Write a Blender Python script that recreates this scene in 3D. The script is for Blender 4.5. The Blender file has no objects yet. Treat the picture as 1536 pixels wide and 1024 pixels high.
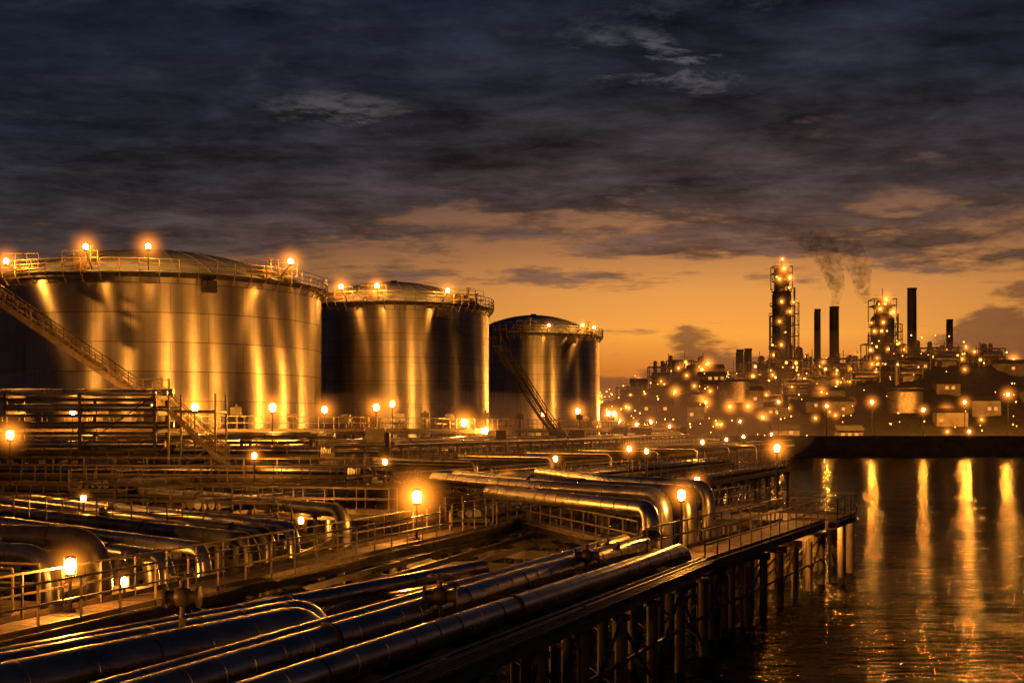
import bpy, math, random
from mathutils import Vector, Matrix
random.seed(7)
S=bpy.context.scene
V=Vector
# ------------------------------------------------------------------ node helpers
def newmat(name):
    m=bpy.data.materials.new(name); m.use_nodes=True
    nt=m.node_tree; nt.nodes.clear()
    out=nt.nodes.new('ShaderNodeOutputMaterial')
    return m,nt,out
def N(nt,t,**kw):
    n=nt.nodes.new(t)
    for k,v in kw.items(): setattr(n,k,v)
    return n
def math_(nt,op,a,b=None,c=None,clamp=False):
    n=nt.nodes.new('ShaderNodeMath'); n.operation=op; n.use_clamp=clamp
    for i,x in enumerate((a,b,c)):
        if x is None: continue
        if isinstance(x,(int,float)): n.inputs[i].default_value=x
        else: nt.links.new(x,n.inputs[i])
    return n.outputs[0]
def mrange(nt,x,a,b,c=0.,d=1.,smooth=False):
    n=nt.nodes.new('ShaderNodeMapRange')
    if smooth: n.interpolation_type='SMOOTHSTEP'
    nt.links.new(x,n.inputs[0])
    for i,v in enumerate((a,b,c,d)):
        if isinstance(v,(int,float)): n.inputs[i+1].default_value=v
        else: nt.links.new(v,n.inputs[i+1])
    return n.outputs[0]
def ramp(nt,x,stops):
    n=nt.nodes.new('ShaderNodeValToRGB'); e=n.color_ramp.elements
    while len(e)<len(stops): e.new(0.5)
    for i,(p,c) in enumerate(stops):
        e[i].position=p; e[i].color=(*c,1)
    nt.links.new(x,n.inputs[0]); return n.outputs[0]
def mix(nt,f,a,b,mode='MIX'):
    n=nt.nodes.new('ShaderNodeMix'); n.data_type='RGBA'; n.blend_type=mode
    if isinstance(f,(int,float)): n.inputs[0].default_value=f
    else: nt.links.new(f,n.inputs[0])
    for i,x in ((6,a),(7,b)):
        if isinstance(x,tuple): n.inputs[i].default_value=(*x,1)
        else: nt.links.new(x,n.inputs[i])
    return n.outputs[2]
def noise(nt,vec,scale,detail=4,rough=.55,dist=0):
    n=nt.nodes.new('ShaderNodeTexNoise')
    n.inputs['Scale'].default_value=scale; n.inputs['Detail'].default_value=detail
    n.inputs['Roughness'].default_value=rough; n.inputs['Distortion'].default_value=dist
    if vec is not None: nt.links.new(vec,n.inputs['Vector'])
    return n.outputs['Fac']
def mapping(nt,vec,scale=(1,1,1),loc=(0,0,0),rot=(0,0,0)):
    n=nt.nodes.new('ShaderNodeMapping'); n.inputs['Scale'].default_value=scale
    n.inputs['Location'].default_value=loc; n.inputs['Rotation'].default_value=rot
    nt.links.new(vec,n.inputs[0]); return n.outputs[0]

def surf(name,c1,c2,metal,r1,r2,nscale=1.5,bump=.0,bscale=8,stretch=(1,1,1),aniso=0):
    m,nt,out=newmat(name)
    tc=N(nt,'ShaderNodeTexCoord').outputs['Object']
    vec=mapping(nt,tc,stretch)
    n=noise(nt,vec,nscale,6,.62)
    f=mrange(nt,n,.35,.65)
    b=N(nt,'ShaderNodeBsdfPrincipled')
    nt.links.new(mix(nt,f,c1,c2),b.inputs['Base Color'])
    n2=noise(nt,vec,nscale*2.7,4,.6)
    nt.links.new(mrange(nt,n2,.3,.7,r1,r2),b.inputs['Roughness'])
    b.inputs['Metallic'].default_value=metal
    if bump:
        bp=N(nt,'ShaderNodeBump'); bp.inputs['Strength'].default_value=bump
        bp.inputs['Distance'].default_value=.05
        nt.links.new(noise(nt,vec,bscale,5,.6),bp.inputs['Height'])
        nt.links.new(bp.outputs[0],b.inputs['Normal'])
    nt.links.new(b.outputs[0],out.inputs[0])
    return m
def emis(name,col,st):
    m,nt,out=newmat(name); e=N(nt,'ShaderNodeEmission')
    e.inputs[0].default_value=(*col,1); e.inputs[1].default_value=st
    nt.links.new(e.outputs[0],out.inputs[0]); return m
def halo(name,col,k,pw=5.):  # emissive volume standing in for the bloom around a lamp
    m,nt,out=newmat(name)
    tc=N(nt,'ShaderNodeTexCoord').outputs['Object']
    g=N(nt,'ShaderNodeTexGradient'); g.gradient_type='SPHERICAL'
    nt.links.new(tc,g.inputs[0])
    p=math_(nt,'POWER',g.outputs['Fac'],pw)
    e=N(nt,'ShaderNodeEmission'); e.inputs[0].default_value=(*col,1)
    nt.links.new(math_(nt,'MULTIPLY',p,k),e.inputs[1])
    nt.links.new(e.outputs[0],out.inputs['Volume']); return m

M_pipe=surf('pipe_cladding',(.56,.52,.48),(.34,.315,.29),.95,.25,.40,.9,.03,5)
M_pipe2=surf('pipe_painted',(.26,.235,.21),(.12,.107,.095),.8,.32,.5,1.4,.05,6)
M_steel=surf('structural_steel',(.08,.066,.055),(.032,.027,.022),.5,.42,.7,1.5,.2,10)
M_pile=surf('timber_pile',(.12,.09,.065),(.035,.028,.022),.0,.55,.85,1.2,.4,6,(1,1,.3))
M_rail=surf('railing_steel',(.22,.165,.11),(.10,.075,.055),.4,.4,.6,2)
M_deck=surf('deck_boards',(.30,.21,.14),(.12,.085,.06),.1,.45,.8,2.5,.4,12)
M_roof=surf('tank_roof',(.36,.40,.48),(.24,.27,.33),.2,.4,.6,.35,.1,3)
M_conc=surf('concrete',(.16,.14,.12),(.08,.07,.06),0,.7,.95,.4,.3,4)
M_dark=surf('soot_steel',(.035,.03,.027),(.016,.014,.013),.2,.6,.85,.5)
LC=(1,.365,.042)
M_glass=emis('lamp_bulb',LC,1050)
M_glassU=emis('added_glint_bulb',LC,3600)  # bulb of the added lamps that make glints on the water
M_glassT=emis('tank_lamp_bulb',LC,1450)
M_rim=emis('rim_lamp_bulb',LC,1200)
M_far=emis('far_lamp_bulb',(1,.32,.03),17)
M_farB=emis('shore_lamp_bulb',(1,.34,.035),6500)
M_win=emis('lit_window',(1,.36,.06),1.0)
H_near=halo('lamp_glow_near',(1,.27,.02),6.5,5.4)
H_mid=halo('lamp_glow_mid',(1,.27,.02),3.0,5.4)
H_far=halo('lamp_glow_far',(1,.27,.025),1.6,5.4)

def tank_mat():
    m,nt,out=newmat('tank_plates')
    tc=N(nt,'ShaderNodeTexCoord').outputs['Object']
    sp=N(nt,'ShaderNodeSeparateXYZ'); nt.links.new(tc,sp.inputs[0])
    ang=math_(nt,'ARCTAN2',sp.outputs[1],sp.outputs[0])
    cb=N(nt,'ShaderNodeCombineXYZ')
    nt.links.new(math_(nt,'MULTIPLY',ang,15.),cb.inputs[0]); nt.links.new(sp.outputs[2],cb.inputs[1])
    uv=cb.outputs[0]
    br=N(nt,'ShaderNodeTexBrick'); nt.links.new(uv,br.inputs['Vector'])
    br.inputs['Scale'].default_value=1; br.inputs['Brick Width'].default_value=6.1
    br.inputs['Row Height'].default_value=2.33; br.inputs['Mortar Size'].default_value=.022
    br.inputs['Color1'].default_value=(.62,.585,.55,1); br.inputs['Color2'].default_value=(.47,.44,.41,1)
    br.inputs['Mortar'].default_value=(.22,.205,.19,1)
    streak=noise(nt,mapping(nt,uv,(2.4,.05,1)),1,7,.68)
    blot=noise(nt,mapping(nt,uv,(.5,.35,1)),1,6,.65)
    c=mix(nt,mrange(nt,streak,.35,.75,.0,.6),br.outputs['Color'],(.18,.165,.145))
    c=mix(nt,mrange(nt,blot,.45,.75,.0,.4),c,(.19,.17,.15))
    b=N(nt,'ShaderNodeBsdfPrincipled'); nt.links.new(c,b.inputs['Base Color'])
    b.inputs['Metallic'].default_value=1
    r=math_(nt,'ADD',mrange(nt,streak,.3,.7,.36,.44),mrange(nt,blot,.4,.7,0,.04))
    nt.links.new(r,b.inputs['Roughness'])
    b.inputs['Anisotropic'].default_value=.96
    b.inputs['Anisotropic Rotation'].default_value=.25
    t=N(nt,'ShaderNodeTangent'); t.direction_type='RADIAL'; t.axis='Z'
    nt.links.new(t.outputs[0],b.inputs['Tangent'])
    bp=N(nt,'ShaderNodeBump'); bp.inputs['Strength'].default_value=.04; bp.inputs['Distance'].default_value=.05
    nt.links.new(math_(nt,'MULTIPLY',br.outputs['Fac'],-.5),bp.inputs['Height']); nt.links.new(bp.outputs[0],b.inputs['Normal'])
    nt.links.new(b.outputs[0],out.inputs[0]); return m
M_tank=tank_mat()

# ------------------------------------------------------------------ mesh builder
class MB:
    def __init__(s): s.v=[];s.f=[];s.m=[];s.sm=[]
    def _add(s,vs,fs,mi,sm):
        o=len(s.v); s.v+= [tuple(x) for x in vs]
        for f in fs: s.f.append([o+i for i in f]); s.m.append(mi); s.sm.append(sm)
    def box(s,c,size,mi=0,rz=0):
        hx,hy,hz=size[0]/2,size[1]/2,size[2]/2; R=Matrix.Rotation(rz,3,'Z'); c=V(c)
        vs=[c+R@V((x*hx,y*hy,z*hz)) for x in(-1,1) for y in(-1,1) for z in(-1,1)]
        s._add(vs,[(0,1,3,2),(4,6,7,5),(0,4,5,1),(2,3,7,6),(0,2,6,4),(1,5,7,3)],mi,False)
    def beam(s,p,q,w,h=None,mi=0):
        h=h or w; p=V(p);q=V(q);d=(q-p)
        if d.length<1e-5: return
        d.normalize(); up=V((0,0,1)) if abs(d.z)<.95 else V((0,1,0))
        x=d.cross(up).normalized(); y=x.cross(d).normalized()
        vs=[]
        for e in (p,q):
            for a,b in((-1,-1),(1,-1),(1,1),(-1,1)): vs.append(e+x*a*w/2+y*b*h/2)
        s._add(vs,[(0,1,2,3),(7,6,5,4),(0,4,5,1),(1,5,6,2),(2,6,7,3),(3,7,4,0)],mi,False)
    def cyl(s,p,q,r1,r2=None,n=10,mi=0,cap=True,sm=True):
        r2=r1 if r2 is None else r2; p=V(p);q=V(q);d=(q-p).normalized()
        up=V((0,0,1)) if abs(d.z)<.95 else V((0,1,0))
        x=d.cross(up).normalized(); y=x.cross(d).normalized()
        vs=[]
        for e,r in((p,r1),(q,r2)):
            for i in range(n):
                a=2*math.pi*i/n; vs.append(e+(x*math.cos(a)+y*math.sin(a))*r)
        fs=[(i,(i+1)%n,n+(i+1)%n,n+i) for i in range(n)]
        s._add(vs,fs,mi,sm)
        if cap:
            s._add(vs[:n],[tuple(range(n))[::-1]],mi,False); s._add(vs[n:],[tuple(range(n))],mi,False)
    def sweep(s,pts,r,n=14,mi=0):
        rings=[];prev=None
        for i,p in enumerate(pts):
            if i==0:d=pts[1]-pts[0]
            elif i==len(pts)-1:d=pts[-1]-pts[-2]
            else:d=(pts[i+1]-pts[i]).normalized()+(pts[i]-pts[i-1]).normalized()
            d.normalize()
            if prev is None:
                up=V((0,0,1)) if abs(d.z)<.9 else V((0,1,0)); x=d.cross(up).normalized()
            else: x=(prev-d*prev.dot(d)).normalized()
            prev=x; y=d.cross(x)
            rings.append([p+(x*math.cos(2*math.pi*k/n)+y*math.sin(2*math.pi*k/n))*r for k in range(n)])
        vs=[v for R in rings for v in R]; fs=[]
        for i in range(len(pts)-1):
            for k in range(n): fs.append((i*n+k,i*n+(k+1)%n,(i+1)*n+(k+1)%n,(i+1)*n+k))
        s._add(vs,fs,mi,True)
        s._add(rings[0],[tuple(range(n))[::-1]],mi,False); s._add(rings[-1],[tuple(range(n))],mi,False)
    def ball(s,c,r,n=8,mi=0,zs=1):
        c=V(c);vs=[c+V((0,0,r*zs))]
        m=max(3,n//2)
        for j in range(1,m):
            t=math.pi*j/m
            for i in range(n):
                a=2*math.pi*i/n; vs.append(c+V((r*math.sin(t)*math.cos(a),r*math.sin(t)*math.sin(a),r*zs*math.cos(t))))
        vs.append(c-V((0,0,r*zs))); fs=[]
        for i in range(n): fs.append((0,1+i,1+(i+1)%n))
        for j in range(m-2):
            for i in range(n):
                a=1+j*n+i;b=1+j*n+(i+1)%n; fs.append((a,a+n,b+n,b))
        L=len(vs)-1
        for i in range(n): fs.append((L,1+(m-2)*n+(i+1)%n,1+(m-2)*n+i))
        s._add(vs,fs,mi,True)
    def ring(s,c,r,tr,n=64,mi=0):
        pts=[V(c)+V((r*math.cos(2*math.pi*i/n),r*math.sin(2*math.pi*i/n),0)) for i in range(n+1)]
        for i in range(n): s.beam(pts[i],pts[i+1],tr,tr,mi)
    def obj(s,name,mats,parent=None,origin=None):
        me=bpy.data.meshes.new(name)
        o=V(origin) if origin is not None else V((0,0,0))
        me.from_pydata([tuple(V(v)-o) for v in s.v],[],s.f)
        for m in mats: me.materials.append(m)
        me.polygons.foreach_set('material_index',s.m)
        me.polygons.foreach_set('use_smooth',s.sm)
        me.update()
        ob=bpy.data.objects.new(name,me); ob.location=o
        S.collection.objects.link(ob)
        if parent: 
            ob.parent=parent; ob.matrix_parent_inverse=Matrix.Translation(-parent.location)
        return ob
def empty(name,loc=(0,0,0)):
    e=bpy.data.objects.new(name,None); e.location=loc; e.empty_display_size=.3
    S.collection.objects.link(e); return e
def unit_sphere(name,mat):
    b=MB(); b.ball((0,0,0),1,16); o=b.obj(name,[mat]); me=o.data
    bpy.data.objects.remove(o); return me
HM={'near':unit_sphere('glow_ball_near',H_near),'mid':unit_sphere('glow_ball_mid',H_mid),'far':unit_sphere('glow_ball_far',H_far)}
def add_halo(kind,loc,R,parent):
    o=bpy.data.objects.new('lamp_glow',HM[kind]); o.scale=(R,)*3  # glow ball added around the bulb, no real mist
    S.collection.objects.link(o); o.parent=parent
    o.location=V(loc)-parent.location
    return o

# ------------------------------------------------------------------ lamps
def lamp(x,y,zb,zl,r=.13,mat=None,hz='near',R=.9,name='walkway_lamp'):
    e=empty(name,(x,y,zb)); b=MB()
    b.cyl((x,y,zb),(x,y,zl-r*1.9),.045 if r<.2 else .07,None,8,0)
    b.cyl((x,y,zb),(x,y,zb+.05),.14,None,8,0)
    b.cyl((x,y,zl-r*2.0),(x,y,zl-r*1.4),r*.8,r*1.05,10,0)
    b.cyl((x,y,zl+r*1.5),(x,y,zl+r*1.8),r*1.15,r*.5,10,0)
    for k in range(4):
        a=k*math.pi/2+.4
        b.beam((x+r*1.05*math.cos(a),y+r*1.05*math.sin(a),zl-r*1.5),(x+r*1.05*math.cos(a),y+r*1.05*math.sin(a),zl+r*1.6),.012)
    b.obj('post',[M_steel],e)
    g=MB(); g.ball((x,y,zl),r,10,0,1.35); g.obj('lantern',[mat or M_glass],e)
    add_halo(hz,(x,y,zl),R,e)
    return e

# ------------------------------------------------------------------ pipes
def fillet(pts,rb):
    pts=[V(p) for p in pts]; out=[pts[0]]
    for i in range(1,len(pts)-1):
        a,b,c=pts[i-1],pts[i],pts[i+1]
        d1=(a-b);d2=(c-b); L=min(rb,d1.length*.45,d2.length*.45)
        p0=b+d1.normalized()*L; p2=b+d2.normalized()*L
        for k in range(9):
            t=k/8; out.append(p0*(1-t)**2+b*2*t*(1-t)+p2*t*t)
    out.append(pts[-1]); return out
def pipe(pts,r,mat=None,band=1.6,rb=None,supports=None,name='steel_pipe',n=16):
    b=MB(); path=fillet(pts,rb or r*3.2)
    b.sweep(path,r,n,0)
    acc=random.random()*band
    for i in range(len(path)-1):
        p,q=path[i],path[i+1]; L=(q-p).length; d=(q-p)/max(L,1e-6)
        while acc<L:
            c=p+d*acc; b.cyl(c-d*.025,c+d*.025,r*1.025,None,n,1 if random.random()<.35 else 0)
            if random.random()<.05:
                b.cyl(c-d*.05,c-d*.008,r*1.16,None,n,1); b.cyl(c+d*.008,c+d*.05,r*1.16,None,n,1)
            acc+=band*random.uniform(.92,1.08)
        acc-=L
    if supports is not None:
        P=[V(p) for p in pts]
        for i in range(len(P)-1):
            p,q=P[i],P[i+1]
            if abs((q-p).normalized().z)>.5: continue
            L=(q-p).length; k=int(L/4)
            for j in range(k+1):
                c=p+(q-p)*((j+.4)/(k+1))
                b.box((c.x,c.y,(c.z-r+supports)/2),(.16,.16,max(.05,c.z-r-supports)),1)
                b.box((c.x,c.y,c.z-r-.04),(.5,.5,.07),1)
    return b.obj(name,[mat or M_pipe,M_steel])

def perp(p,q):
    d=(V((q[0],q[1],0))-V((p[0],p[1],0))).normalized(); return d,V((d.y,-d.x,0))
def railing(b,p,q,z,mi=1,h=1.1,step=1.6,t=.05):
    p=V((p[0],p[1],z));q=V((q[0],q[1],z)); L=(q-p).length; k=max(1,round(L/step))
    for i in range(k+1):
        c=p+(q-p)*i/k; b.beam(c,c+V((0,0,h)),t,t,mi)
    for hh in (h,h*.55): b.beam(p+V((0,0,hh)),q+V((0,0,hh)),t,t,mi)
    b.beam(p+V((0,0,.08)),q+V((0,0,.08)),.02,.14,mi)
def piles(b,p,q,z,w,step=5,zb=-1.5,mi=2,brace=True,pr=.16):
    d,n=perp(p,q); P=V((p[0],p[1],0));Q=V((q[0],q[1],0)); L=(Q-P).length;k=max(1,round(L/step))
    for i in range(k+1):
        c=P+(Q-P)*i/k
        for s_ in(-1,1):
            e=c+n*s_*w*.42; b.cyl(e+V((0,0,zb)),e+V((0,0,z-.3)),pr,None,8,3)
        b.beam(c-n*w*.55+V((0,0,z-.32)),c+n*w*.55+V((0,0,z-.32)),.22,.3,mi)
        if brace: b.beam(c-n*w*.42+V((0,0,.4)),c+n*w*.42+V((0,0,z-.5)),.08,.08,mi)
        if i<k and brace:
            c2=P+(Q-P)*(i+1)/k
            if i%2==0: b.beam(c+n*w*.42+V((0,0,.5)),c2+n*w*.42+V((0,0,z-.5)),.07,.07,mi)
            b.beam(c+n*w*.42+V((0,0,1.2)),c2+n*w*.42+V((0,0,1.2)),.08,.08,mi)
def walkway(p,q,w,z,name='pier_walkway',sides=(1,1),boards=True,pile=True,step=5,fas=.28):
    b=MB(); d,n=perp(p,q); P=V((p[0],p[1],0));Q=V((q[0],q[1],0)); L=(Q-P).length
    rz=math.atan2(d.y,d.x)
    if boards:
        k=int(L/.32)
        for i in range(k):
            c=P+d*(i+.5)*L/k
            b.box((c.x,c.y,z-.03+random.uniform(-.006,.006)),(L/k-.025,w,.05),0,rz)
    else: b.beam(P+V((0,0,z-.03)),Q+V((0,0,z-.03)),w,.06,0)
    for s_ in(-1,1):
        o=n*s_*(w/2-.05); b.beam(P+o+V((0,0,z-.06-fas/2)),Q+o+V((0,0,z-.06-fas/2)),.1,fas,2)
        if sides[0 if s_<0 else 1]:
            o=n*s_*(w/2-.03); railing(b,P+o,Q+o,z)
    if pile: piles(b,p,q,z-.25,w,step)
    return b.obj(name,[M_deck,M_rail,M_steel,M_pile])
def trestle(p,q,w,z,npipe,name='pipe_trestle',zb=-1.5,rail=True,rr=(.12,.25)):
    b=MB(); d,n=perp(p,q); P=V((p[0],p[1],0));Q=V((q[0],q[1],0)); L=(Q-P).length
    for s_ in(-1,0,1):
        o=n*s_*w/2; b.beam(P+o+V((0,0,z)),Q+o+V((0,0,z)),.15,.3,2)
    k=round(L/6)
    for i in range(k+1):
        c=P+(Q-P)*i/k; b.beam(c-n*w/2+V((0,0,z+.17)),c+n*w/2+V((0,0,z+.17)),.2,.2,2)
    piles(b,p,q,z,w,6,zb,2,True,.14)
    if rail:
        for s_ in(-1,1):
            o=n*s_*(w/2+.1); railing(b,P+o,Q+o,z+.1,1,1.1,2.0)
    b.obj(name,[M_deck,M_rail,M_steel,M_pile])
    for i in range(npipe):
        r=random.uniform(*rr); t=-w/2+.45+(w-.9)*(i+.5)/npipe
        o=n*t; zz=z+.28+r
        pipe([P+o+V((0,0,zz)),Q+o+V((0,0,zz))],r,random.choice([M_pipe,M_pipe2]),3,n=10)

# ================================================================== FOREGROUND
walkway((-16.1,14.9),(0.4,68),1.7,3.0,step=5)
walkway((0.6,66.5),(5.2,49.6),1.2,3.0,sides=(0,1),step=5)
walkway((5.6,45.6),(14.2,65),2.1,3.0,step=3.2)
PC=(14.1,68.6); PA=-.42
b=MB()
def rot(dx,dy,a=PA,c=PC): return (c[0]+dx*math.cos(a)-dy*math.sin(a),c[1]+dx*math.sin(a)+dy*math.cos(a))
for i in range(18):
    x,y=rot(-3.0+i*.353,0); b.box((x,y,2.97),(.33,5.4,.05),0,PA)
cs=[rot(-3.1,-2.7),rot(3.1,-2.7),rot(3.1,2.7),rot(-3.1,2.7)]
railing(b,cs[1],cs[2],3);railing(b,cs[2],cs[3],3);railing(b,rot(.8,-2.7),cs[1],3)
for s_ in(-2.6,2.6):
    b.beam((*rot(-3.1,s_),2.79),(*rot(3.1,s_),2.79),.12,.28,2)
for s_ in(-3.0,3.0): b.beam((*rot(s_,-2.6),2.79),(*rot(s_,2.6),2.79),.12,.28,2)
for i in range(4):
    for j in range(3):
        x,y=rot(-2.8+i*1.87,-2.4+j*2.4); b.cyl((x,y,-1.5),(x,y,2.9),.2,None,10,3)
for j in range(3):
    p=rot(-3.,-2.4+j*2.4);q=rot(3.,-2.4+j*2.4); b.beam((*p,1.2),(*q,1.2),.1,.1,2)
b.obj('pier_platform',[M_deck,M_rail,M_steel,M_pile])
walkway((10.5,70),(15.2,80),2.0,3.0,step=3)
b=MB()
b.box((6.2,51.5,2.6),(5.2,7,.25),0,-.42)
for i in range(4):
    for j in range(3):
        x,y=rot(-2.2+i*1.5,-3+j*3,-.42,(6.2,51.5)); b.cyl((x,y,-1.5),(x,y,2.48),.17,None,10,1)
b.obj('pipe_platform',[M_steel,M_pile])

A=V((.37,.929,0)); Bn=V((.929,-.37,0))
zA=3.45
pipe([(-7.1,13,zA),(5.75,44.8,zA),(5.95,45.3,2.2)],.27,M_pipe,1.15,n=28)
pipe([(-8.4,13,zA+.05),(4.95,47.6,zA+.05),(4.95,47.6,4.65),(-1.0,60.5,4.65)],.31,M_pipe,.95,n=28,rb=.8)
pipe([(-9.3,13.4,zA-.05),(4.2,49.5,zA-.05)],.22,M_pipe,1.3,n=24)
pipe([(5.9,51.5,2.7),(5.9,51.5,4.95),(1.2,58.5,4.95),(-4,69,4.95)],.30,M_pipe,1.2,n=20,rb=.9)
pipe([(7.0,52.6,2.7),(7.0,52.6,4.98),(2.2,60.5,4.98),(-3,72,4.98)],.30,M_pipe,1.2,n=20,rb=.9)
pipe([(8.2,55.5,2.7),(8.2,55.5,5.1),(4.2,62.5,5.1),(1.5,74,5.1)],.28,M_pipe,1.2,n=20,rb=.9)
for k,(o,r,dz) in enumerate([(.65,.05,-.25),(.85,.07,-.3),(-2.05,.07,-.2)]):
    p=V((-7.1,13,0))+Bn*o; q=V((5.7,44.8,0))+Bn*o
    pipe([p+V((0,0,zA+dz)),q+V((0,0,zA+dz))],r,M_pipe2,2.5,n=10)
b=MB()
P=V((-8.1,13.0,0));Q=V((4.6,45.0,0)); L=(Q-P).length
for s_,w_ in((-1.0,.18),(.2,.16),(1.75,.18)):
    b.beam(P+Bn*s_+V((0,0,2.75)),Q+Bn*s_+V((0,0,2.75)),w_,.34,0)
k=11
for i in range(k+1):
    c=P+(Q-P)*i/k
    b.beam(c-Bn*1.3+V((0,0,3.02)),c+Bn*2.2+V((0,0,3.02)),.2,.2,0)
    for s_ in(-1.1,.4,1.9):
        e=c+Bn*s_; b.cyl(e+V((0,0,-1.5)),e+V((0,0,2.6)),.16,None,10,2)
        b.cyl(e+V((0,0,2.45)),e+V((0,0,2.58)),.26,None,10,0)
    b.beam(c+Bn*1.9+V((0,0,.5)),c-Bn*1.1+V((0,0,2.5)),.08,.08,0)
    if i<k:
        c2=P+(Q-P)*(i+1)/k
        b.beam(c+Bn*1.9+V((0,0,1.3)),c2+Bn*1.9+V((0,0,1.3)),.09,.09,0)
        b.beam(c+Bn*1.9+V((0,0,.3 if i%2 else 2.4)),c2+Bn*1.9+V((0,0,2.4 if i%2 else .3)),.07,.07,0)
for t in(0,.12,.24,.36): b.beam(P+Bn*(1.95+t)+V((0,0,3.15)),Q+Bn*(1.95+t)+V((0,0,3.15)),.05,.05,1)
b.obj('pipe_support_trestle',[M_steel,M_rail,M_pile])

pipe([(-13.8,13.0,3.15),(-4.6,30.2,3.15),(-4.3,30.8,1.5)],.46,M_pipe,1.5,n=32,rb=.9)
pipe([(-15.0,14.6,3.0),(-4.9,32.8,3.0),(-4.6,33.4,1.2)],.44,M_pipe,1.5,n=32,rb=.9)
pipe([(-14.5,20.5,2.75),(-3.4,41.5,2.75),(-1,46,2.75)],.26,M_pipe,2,n=18)
pipe([(-16,23.5,2.4),(-10.2,33,2.4)],.3,M_pipe,2,n=18)
b=MB()
for i in range(7):
    c=V((-11.5,17.4,0))+V((1.22,2.27,0))*i*1.0
    b.beam(c+V((-2.4,1.2,2.5)),c+V((1.6,-.8,2.5)),.25,.25,0)
    for s_ in(-1.6,.9): b.cyl((c.x+s_,c.y-s_*.5,-1.5),(c.x+s_,c.y-s_*.5,2.4),.16,None,10,0)
b.obj('pipe_cradle',[M_steel])
b=MB()
for i in range(9):
    y=27+i*5.0; x0=-13+i*1.55
    b.beam((x0+1.2,y,2.3),(x0+9.5-.35*i,y-3.2,2.3),.2,.35,0)
    for t in(.2,.5,.8):
        x=x0+1.2+(8.3-.35*i)*t; b.cyl((x,y-3.2*t,-1.5),(x,y-3.2*t,2.15),.16,None,8,0)
for o in (2.2,3.8,5.4):
    b.beam((-13+o,27,2.55),(-1+o*.8,66,2.55),.14,.2,0)
b.obj('jetty_frame',[M_steel])

def Dp(x0,y0,x1,y1,z,r,down=True):
    pts=[(x0,y0,z),(x1,y1,z)]
    if down:
        d=V((x1-x0,y1-y0,0)).normalized(); pts.append((x1+d.x*.05,y1+d.y*.05,1.6))
    pipe(pts,r,random.choice([M_pipe,M_pipe,M_pipe2]),1.5,n=20,supports=2.6,rb=r*3)
Dp(-34,88,-7.0,55.6,4.1,.30)
Dp(-34,78,-7.8,47.6,4.0,.24)
Dp(-34,75.5,-8.4,46.2,3.95,.20)
Dp(-34,72.0,-8.6,44.2,3.85,.26)
Dp(-32,66,-9.6,41.6,3.8,.22)
Dp(-30,61,-10.2,39.5,3.7,.24)
Dp(-27,45.5,-12.7,41,4.15,.38)
Dp(-27,42.5,-13.4,38.6,3.9,.32)
Dp(-27,50,-12.2,45,3.4,.26)
Dp(-34,83,-9.5,56,3.6,.18)
Dp(-34,95,-8.5,62,3.9,.2)
b=MB()
for i in range(13):
    y=30+i*4.2; xr=-12.2+(y-28)*.31-.9
    b.beam((-36,y+2,2.35),(xr,y,2.35),.2,.3,0)
    for t in range(7):
        x=xr-1.5-t*3.6; b.cyl((x,y+.2,-1.5),(x,y+.2,2.2),.15,None,8,0)
        if t%2==0: b.beam((x,y+.2,.2),(x-3.6,y+.4,2.2),.07,.07,0)
for x in range(-34,-8,5):
    ys=30 if x<-14 else 40
    b.beam((x,ys,2.62),(x+10 if x<-20 else x+3,84,2.62),.14,.24,0)
b.obj('manifold_frame',[M_steel])
walkway((-30,58),(-8.6,50.5),1.1,3.6,'service_walkway',pile=False)
walkway((-34,69),(-5.4,60.5),1.1,3.7,'service_walkway',pile=False)
walkway((-24,36.5),(-12.2,33.5),1.2,3.0,'service_walkway',pile=False)
walkway((-40,80),(-3.5,72),1.2,4.3,'service_walkway',pile=True)
walkway((-8,74),(9,68.5),1.2,3.8,'service_walkway',pile=True)
def valve(x,y,z,s=1):
    b=MB(); b.cyl((x,y,z-.9),(x,y,z-.1),.05*s,None,8,0); b.ball((x,y,z-.45),.2*s,8,0)
    b.cyl((x-.3*s,y,z-.45),(x+.3*s,y,z-.45),.12*s,None,10,0)
    for e in(-.3,.3): b.cyl((x+e*s-.03,y,z-.45),(x+e*s+.03,y,z-.45),.2*s,None,12,0)
    b.ring((x,y,z),.24*s,.035,12,0)
    for k in range(3):
        a=k*math.pi/3; b.beam((x-.24*s*math.cos(a),y-.24*s*math.sin(a),z),(x+.24*s*math.cos(a),y+.24*s*math.sin(a),z),.025,.025,0)
    b.beam((x,y,z-1.3),(x,y,z-.9),.12,.12,0)
    b.obj('gate_valve',[M_rail])
for i in range(26):
    y=random.uniform(40,95); x=-12.2+(y-28)*.31-random.uniform(1.5,16)
    valve(x,y,random.uniform(4.3,4.9),random.uniform(.9,1.4))
for x,y,z in((2.2,39.3,4.25),(-1.6,29.6,4.3),(-6.9,27.9,4.5),(3.1,43.2,4.1)): valve(x,y,z,1.15)
trestle((-14,60),(22,142),3.2,3.6,6)
trestle((-22,70),(44,222),3.0,4.1,5)
trestle((-26,82),(36,236),2.6,4.9,4)
trestle((-46,84),(-9,76),3.2,4.6,5)
trestle((-60,93),(-12,86),3.4,5.6,5)
trestle((-2,62),(28,140),2.2,3.1,3)
for t in range(9):
    y=80+t*13; x=-16+(y-72)*.43
    pipe([(x-3,y+3,5.2),(x+4.5,y-2,5.2),(x+4.5,y-2,2)],.16,M_pipe,2.5,n=10)
    pipe([(x-3,y+4,4.9),(x+5.5,y-1,4.9),(x+5.5,y-1,2)],.12,M_pipe2,2.5,n=10)

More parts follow.
